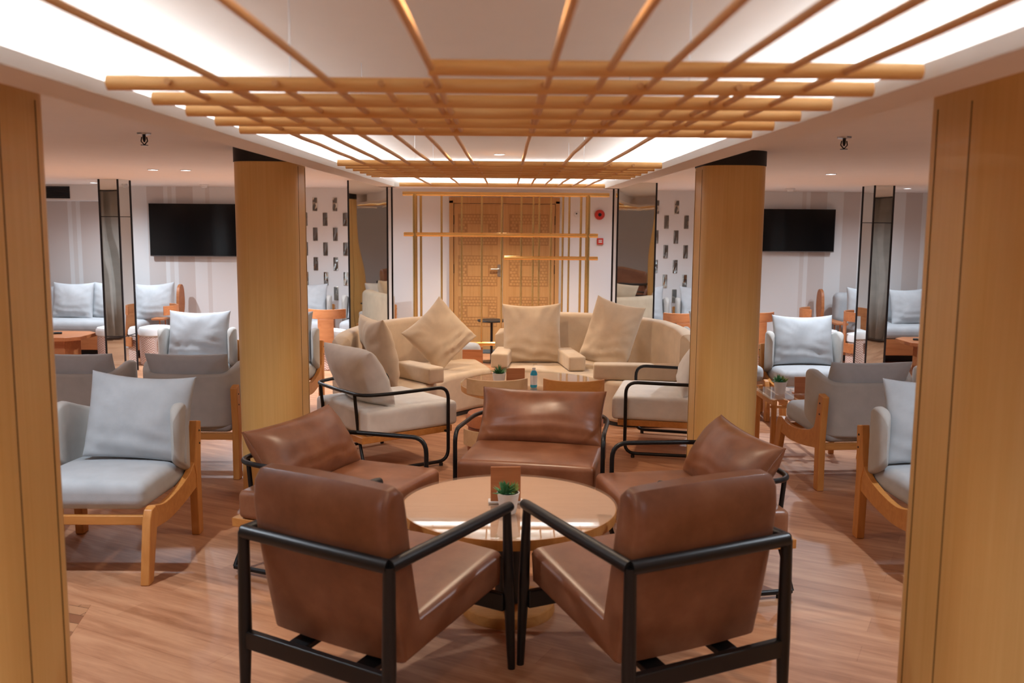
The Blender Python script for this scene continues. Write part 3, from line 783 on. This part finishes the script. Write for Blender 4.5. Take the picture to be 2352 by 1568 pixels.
A_ = [(-.886, 3.024), (-.346, 2.704), (.031, 3.316), (-.505, 3.664)]; B_ = [(.382, 2.697), (.952, 2.977), (.62, 3.689), (.066, 3.317)]
A_ = [(x * sc_, y * sc_) for x, y in A_]; B_ = [(x * sc_, y * sc_) for x, y in B_]
ca = mid(*A_); cb = mid(*B_)
fa = Vector((A_[2][0] + A_[3][0] - A_[0][0] - A_[1][0], A_[2][1] + A_[3][1] - A_[0][1] - A_[1][1]))
fb = Vector((B_[2][0] + B_[3][0] - B_[0][0] - B_[1][0], B_[2][1] + B_[3][1] - B_[0][1] - B_[1][1]))
dark = dark_armchair('left of the two foreground black wood armchairs in brown leather, seen from behind', ca, rzf(*fa), GD_)
dup(dark, cb, rzf(*fb), 'right of the two foreground black wood armchairs in brown leather, seen from behind', GD_)

# ================================================================= ROUND TABLES
def round_table(x, y, r, z, label):
    t = thing('round_table', label, 'table', (x, y, 0))
    MB().lathe([(r - .012, z - .05), (r - .004, z - .044), (r - .004, z - .012), (r - .01, z - .008)], 96).obj('tabletop', 'tabletop', t)
    MB().lathe([(r, z - .007), (r + .002, z - .004), (r, z - .001)], 96).obj('glass_top', 'glass', t)
    MB().lathe([(r - .004, z - .052), (r - .002, z - .03), (r - .004, z - .010)], 96).obj('edge_band', 'oak', t)
    MB().lathe([(.06, .05), (.055, .2), (.06, z - .05)], 24).obj('pedestal', 'dark', t)
    MB().lathe([(.20, 0), (.205, .012), (.20, .045), (.19, .05)], 56).obj('base', 'oak_x', t)
round_table(.02, 3.945, .468, .49, 'round wooden glass-topped table between the leather chairs')
round_table(.20, 6.84, .53, .52, 'round wooden glass-topped table in front of the beige sofas')

def barrel_chair(label, loc, rz, mat, ply, group=None, kind='chair'):
    t = thing('barrel_chair', label, kind, loc, rz, group)
    MB().lathe([(.17, 0), (.185, .01), (.19, .20), (.185, .30)], 40).obj('barrel_base', mat, t, uvcyl=True)
    MB().lathe([(.185, .302), (.20, .315), (.20, .36), (.185, .385), (.12, .398), (0.001, .40)], 40).obj('seat_cushion', mat if mat == 'orange' else 'white', t)
    t.scale = (1.08, 1.08, 1.14) if mat == 'woven' else (1.02, 1.02, 1.10)
    if ply:
        rr = .212
        def band(a0, a1, z0, z1):
            b = MB(); n = 18; vs = []; fs = []
            for k in range(n + 1):
                an = R(a0 + (a1 - a0) * k / n) - PI / 2
                for r_ in (rr, rr + .014):
                    for z in (z0, z1): vs.append((r_ * math.cos(an), r_ * math.sin(an), z))
            for k in range(n):
                o = 4 * k; fs += [(o, o + 4, o + 5, o + 1), (o + 2, o + 3, o + 7, o + 6), (o, o + 2, o + 6, o + 4), (o + 1, o + 5, o + 7, o + 3)]
            fs += [(0, 1, 3, 2), (4 * n, 4 * n + 2, 4 * n + 3, 4 * n + 1)]
            return b.add(vs, fs)
        band(-62, 62, .52, .615).obj('back_rail', ply, t, bevel=.004)
        band(-22, 22, .28, .52).obj('back_splat', ply, t, bevel=.003)
        band(-75, 75, .20, .30).obj('lower_rail', ply, t, bevel=.004)
    return t
GB = 'wood backed barrel chairs with orange seats'
barrel_chair('orange barrel chair with pale wood back behind the middle leather cushion, left of two', (-.06, 6.21, 0), R(4), 'orange', 'ash', GB)
barrel_chair('orange barrel chair with pale wood back behind the middle leather cushion, right of two', (.46, 6.20, 0), R(-4), 'orange', 'oak_x', GB)
GW = 'woven rope barrel chairs with wooden backs'
barrel_chair('woven barrel chair with wooden back right of the left golden column', (-2.04, 10.75, 0), R(2), 'woven', 'ply', GW)
barrel_chair('woven barrel chair with wooden back right of the slim left mirrored pillar', (-4.10, 10.98, 0), R(100), 'woven', 'ply', GW)
barrel_chair('woven barrel chair left of the right wall sofa, farther one', (3.77, 11.14, 0), R(-105), 'woven', 'ply', GW)
barrel_chair('woven barrel chair partly behind the slim right mirrored pillar, nearer one', (4.17, 10.76, 0), R(-105), 'woven', 'ply', GW)
barrel_chair('woven barrel chair with wooden back just right of the right golden column', (2.85, 10.75, 0), R(6), 'woven', 'ply', GW)
barrel_chair('woven barrel chair glimpsed above the right end of the beige sofa', (1.97, 10.6, 0), R(6), 'woven', 'ply', GW)
barrel_chair('round woven stool without a back before the left wall sofa', (-4.58, 10.95, 0), 0, 'woven', None, None, 'stool')

# ================================================================= BEIGE CURVED SOFAS
def smooth2(pts, n=6): return [(p.x, p.y) for p in catmull([Vector((a, b, 0)) for a, b in pts], n)]
def sectional(label, outer, inner, zb_fn, seat_z, group):
    cx = sum(p[0] for p in outer) / len(outer); cy = sum(p[1] for p in outer) / len(outer)
    t = thing('curved_sofa', label, 'sofa', (cx, cy, 0), 0, group)
    o_ = [(x - cx, y - cy) for x, y in smooth2(outer)]; i_ = [(x - cx, y - cy) for x, y in smooth2(inner)]
    poly = o_ + list(reversed(i_))
    s = MB().prism(poly, seat_z - .025, Matrix.Translation((0, 0, (seat_z + .025) / 2)))
    s.obj('seat', 'beige', t, bevel=.045, seg=5, ang=30)
    MB().prism([(x * .985, y * .985) for x, y in poly], .03, Matrix.Translation((0, 0, .015))).obj('plinth', 'dark', t)
    MB().sweep(o_, .15, lambda q: .03, zb_fn, .06, 3, 24).obj('backrest', 'beige', t)
    return t
GS = 'curved beige fabric sofas'
sm = lambda a, b, x: max(0, min(1, (x - a) / (b - a)))
sectional('curved beige sofa section on the left, with the diamond tilted cushion', [(-1.30, 7.28), (-1.29, 7.75), (-1.18, 8.3), (-.90, 8.78), (-.42, 9.05)],
          [(-.93, 7.22), (-.72, 7.30), (-.60, 7.58), (-.47, 7.98), (-.26, 8.28), (-.12, 8.42), (-.27, 9.02)],
          lambda q: .80 - .12 * sm(.86, .95, q) - .03 * sm(.1, 0, q), .375, GS)
sectional('curved beige sofa section on the right, with the upright square cushion', [(-.10, 9.02), (.3, 9.2), (.75, 9.15), (1.13, 8.92), (1.40, 8.52), (1.53, 8.1), (1.54, 7.72)],
          [(-.02, 8.44), (.20, 8.42), (.45, 8.28), (.68, 8.05), (.84, 7.82), (1.0, 7.68), (1.3, 7.66)],
          lambda q: .82 - .15 * sm(.10, .06, q) - .05 * sm(.72, 1, q), .375, GS)
GP = 'beige throw cushions on the curved sofas'
tilt_pillow('throw_cushion', .52, .58, .22, 'beige', 41, (-.97, 7.52, .37), R(-62), R(12), 'tall beige cushion at the near end of the left curved sofa', grp=GP, wr=.011, pinch=.06)
tilt_pillow('throw_cushion', .50, .50, .19, 'beige', 42, (-.57, 8.30, .36), R(-160), R(14), 'beige cushion standing on its corner on the left curved sofa', grp=GP, wr=.011, roll=R(41))
tilt_pillow('throw_cushion', .56, .57, .19, 'beige', 43, (.25, 8.78, .37), R(180), R(14), 'upright square beige cushion in the middle of the right curved sofa', grp=GP, wr=.012, roll=R(1))
tilt_pillow('throw_cushion', .48, .62, .19, 'beige', 44, (.93, 8.42, .37), R(155), R(16), 'tilted beige cushion towards the right end of the right curved sofa', grp=GP, wr=.011, roll=R(-12))
GBl = 'loose beige block bolsters on the curved sofas'
def bolster(loc, rz, L, label, tilt=0):
    o = MB().rbox((0, 0, .065), (L, .155, .13), .016, .005, 6).obj('block_bolster', 'beige', None, loc, (0, tilt, rz)); return tag(o, label, 'bolster', GBl)
bolster((-.72, 7.76, .38), R(-50), .50, 'beige block bolster leaning out on the left curved sofa beside the tall cushion')
bolster((-.03, 8.66, .38), R(84), .50, 'short beige block bolster at the gap between the curved sofas')
bolster((.60, 8.57, .38), R(98), .62, 'beige block bolster right of the upright square cushion')
bolster((1.10, 7.86, .38), R(-6), .70, 'long beige block bolster at the right end of the right curved sofa')

# ================================================================= WALL SOFAS
def wall_sofa(x0, x1, flip, label):
    cx = (x0 + x1) / 2; w = x1 - x0
    t = thing('long_sofa', label, 'sofa', (cx, 11.85, 0))
    e = -flip * w / 2      # end nearest the room centre
    MB().box((0, .0, .20), (w, .88, .20)).obj('base', 'ply', t, bevel=.006)
    MB().box((0, .05, .05), (w - .3, .6, .10)).obj('plinth', 'dark', t)
    MB().rbox((-(-flip) * .12 * 1, -.02, .375), (w - .26, .86, .15), .06, .02, 8).obj('seat_cushion', 'grey', t)
    MB().rbox((flip * .08, .32, .62), (w - .20, .2, .40), .08, 0, 8).obj('back_bolster', 'grey', t)
    S = MB().prism(catmull([(.40, .46), (.46, .60), (.44, .80), (.36, .86), (.27, .80), (.24, .60), (.28, .46)], 5, True), .04, Matrix.Translation((e - flip * -.02, 0, 0)) @ YZ)
    S.obj('side_panel', 'ply', t, bevel=.006)
    MB().box((e - flip * -.06, -.05, .475), (.15, .66, .024)).obj('arm_shelf', 'ply', t, bevel=.004)
    for y in (-.33, -.14, .06, .24): MB().tube([(e + flip * .05, y, .29), (e + flip * .05, y, .47)], .009, 8).obj('spindle', 'ply', t)
    return t
wall_sofa(-6.7, -4.22, -1, 'long pale grey sofa with wooden base along the left striped wall')
wall_sofa(4.10, 6.7, 1, 'long pale grey sofa with wooden base along the right striped wall')
GPw = 'pale grey cushions on the wall sofas'
wp = None
for x, y, rz, ro, lab in ((-5.42, 11.68, 178, 0, 'pale grey cushion on the left wall sofa, leftmost one seen'), (-4.95, 11.74, 175, 0, 'pale grey cushion second from left on the left wall sofa'),
                     (-4.38, 11.66, 170, 4, 'large pale grey cushion at the right end of the left wall sofa'),
                     (4.52, 11.66, 190, -4, 'large pale grey cushion at the left end of the right wall sofa'), (5.12, 11.7, 182, 3, 'pale grey cushion on the right wall sofa beside the edge column')):
    if wp is None: wp = tilt_pillow('throw_cushion', .52, .46, .18, 'grey', 55, (x, y, .455), R(rz), R(12), lab, grp=GPw)
    else:
        o = dup(wp, (x, y, .455), (R(12), R(ro), R(rz)), lab, GPw)

# coffee tables by the wall sofas
def coffee_table(x, y, w, d, label):
    t = thing('coffee_table', label, 'table', (x, y, 0))
    c_ = .13
    poly = [(-w / 2 + c_, -d / 2), (w / 2 - c_, -d / 2), (w / 2, -d / 2 + c_), (w / 2, d / 2 - c_), (w / 2 - c_, d / 2), (-w / 2 + c_, d / 2), (-w / 2, d / 2 - c_), (-w / 2, -d / 2 + c_)]
    MB().prism(poly, .045, Matrix.Translation((0, 0, .347))).obj('tabletop', 'ply', t, bevel=.006)
    MB().prism([(-.19, -.17), (.19, -.17), (.23, .17), (-.23, .17)], .325, Matrix.Translation((0, 0, .1625))).obj('pedestal', 'ply', t, bevel=.01)
def remote(x, y, rz, label):
    t = thing('remote_control', label, 'remote', (x, y, .37), rz)
    MB().rbox((0, 0, .011), (.045, .17, .022), .009, .002, 4).obj('case', 'dark', t)
    b = MB()
    for i in range(6):
        for j in (-1, 0, 1): b.box((j * .011, -.06 + i * .02, .0235), (.006, .008, .003))
    b.obj('button', 'edge', t)
coffee_table(-5.22, 10.78, .80, .66, 'orange wood coffee table before the left wall sofa')
remote(-5.22, 10.78, R(-65), 'black remote control on the left coffee table')
coffee_table(5.05, 10.78, .86, .66, 'orange wood coffee table before the right wall sofa')
remote(4.82, 10.75, R(60), 'black remote control on the right coffee table')

# ================================================================= SLATTED SIDE TABLES
def slat_table(x, y, rz, label, z=.40, w=.46):
    t = thing('slat_side_table', label, 'table', (x, y, 0), rz)
    MB().box((0, 0, z - .004), (w + .03, w + .03, .008)).obj('glass_top', 'glass', t, bevel=.002)
    for sx in (-1, 1):
        for sy in (-1, 1): MB().box((sx * (w / 2 - .03), sy * (w / 2 - .03), (z - .01) / 2), (.035, .035, z - .012)).obj('leg', 'oak', t, bevel=.003)
    for k in range(6):
        p = -w / 2 + .02 + (w - .04) * k / 5
        MB().box((p, 0, z - .035), (.022, w, .045)).obj('slat', 'oak_x', t, bevel=.003)
    for k in (-1, 1): MB().box((0, k * (w / 2 - .03), z - .068), (w, .022, .02)).obj('cross_rail', 'oak_x', t, bevel=.003)
slat_table(-2.15, 3.62, 0, 'small slatted wood table with glass top at the lower left edge', .36)
slat_table(2.22, 7.05, 0, 'small slatted wood table with glass top holding the right potted plant', .42, .50)

def potted(x, y, z, s, label, kind=0, seed=1):
    t = thing('potted_plant', label, 'plant', (x, y, z))
    MB().lathe([(.030 * s, 0), (.034 * s, .004), (.046 * s, .082 * s), (.048 * s, .088 * s), (.043 * s, .088 * s), (.040 * s, .07 * s)], 32).obj('pot', 'pot', t)
    MB().lathe([(.0405 * s, .066 * s), (.0405 * s, .074 * s)], 24).obj('soil', 'dark', t)
    rnd = random.Random(seed)
    def bunch(cx, cy, n, L, wd, mat, spread):
        m = MB()
        for k in range(n):
            az = rnd.uniform(0, 2 * PI); el = R(rnd.uniform(90 - spread, 88)); l = L * rnd.uniform(.7, 1.1)
            d = Vector((math.cos(az) * math.cos(el), math.sin(az) * math.cos(el), math.sin(el))); sd = d.cross(Vector((0, 0, 1))).normalized() * wd
            p = Vector((cx, cy, .072 * s)); nrm_ = sd.cross(d).normalized() * wd * .5
            q1 = p + d * l * .5 + Vector((0, 0, -.0)); q2 = p + d * l + Vector((0, 0, -l * .12))
            m.add([p - sd * .4, p + sd * .4, q1 + sd, q1 - sd, q2, q1 + nrm_, q1 - nrm_], [(0, 1, 2, 5), (0, 5, 3), (5, 2, 4), (3, 5, 4), (1, 0, 6), (1, 6, 2), (0, 3, 6), (2, 6, 4), (6, 3, 4)])
        m.obj('leaves', mat, t, smooth=False)
    if kind == 0: bunch(0, 0, 70, .085 * s, .004 * s, 'leaf', 62)
    else:
        bunch(-.016 * s, 0, 60, .075 * s, .007 * s, 'leaf', 65); bunch(.02 * s, .01 * s, 40, .065 * s, .009 * s, 'leaf2', 70)
potted(.016, 3.80, .491, 1.0, 'small green plant in a white pot on the front round table', 1, 5)
potted(-.045, 6.70, .521, 1.05, 'small green plant in a white pot on the table by the beige sofas', 0, 6)
potted(2.09, 7.0, .421, 1.05, 'green and olive plant in a white pot on the right slatted table', 1, 7)
def menu(x, y, z, rz, w, h, label, base=False):
    t = thing('menu_stand', label, 'menu stand', (x, y, z), rz)
    MB().box((0, 0, h / 2 + .006), (w, .012, h), rx=R(-6)).obj('board', 'ply', t, bevel=.002)
    MB().box((0, .005, .004), (w + .02, .05, .008)).obj('foot', 'pot' if base else 'ply', t, bevel=.002)
menu(.005, 3.95, .491, R(2), .13, .15, 'orange wooden menu stand behind the plant on the front table', True)
menu(.075, 6.74, .521, R(3), .135, .115, 'orange wooden menu stand between plant and blue bottle')
menu(2.27, 7.02, .421, 0, .13, .12, 'wooden menu stand beside the plant on the right slatted table')
t = thing('sanitizer_bottle', 'blue hand sanitizer pump bottle on the table by the beige sofas', 'bottle', (.205, 6.63, .521))
MB().lathe([(.022, 0), (.025, .004), (.025, .10), (.018, .118), (.011, .125)], 28).obj('bottle_body', 'blueliquid', t)
MB().lathe([(.0255, .022), (.0258, .03), (.0258, .086), (.0255, .09)], 28).obj('label_wrap', 'pot', t)
MB().lathe([(.0125, .124), (.0125, .142), (.004, .144), (.004, .168)], 16).box((.008, 0, .168), (.03, .011, .008)).obj('pump', 'glass', t)
MB().lathe([(.0125, .1245), (.0128, .143)], 16).obj('pump_collar', 'pot', t)

# things glimpsed between the sofas
t = thing('side_table', 'black round side table glimpsed between the curved sofas', 'table', (-.17, 11.3, 0))
MB().lathe([(.17, .50), (.175, .51), (.17, .52)], 32).obj('tabletop', 'dark', t)
MB().tube([(.0, 0, .01), (.0, 0, .5)], .016, 10).lathe([(.12, 0), (.12, .01)], 24).obj('pedestal', 'edge', t)
t = thing('magazine_rack', 'brown wooden rack holding a grey cushion, between the curved sofas', 'rack', (-.42, 9.75, 0))
for s_ in (-1, 1): MB().box((0, s_ * .13, .2), (.36, .012, .36), rx=R(7) * s_).obj('side_board', 'ply', t, bevel=.003)
MB().rbox((0, 0, .29), (.32, .2, .26), .06, .02).obj('cushion', 'grey', t)
MB().box((0, 0, .03), (.34, .24, .02)).obj('bottom_board', 'ply', t)
tag(MB().box((-.38, 12.2, .006), (.75, .32, .012)).obj('door_mat', 'charcoal', bevel=.003), 'dark teal door mat lying before the double doors', 'mat')
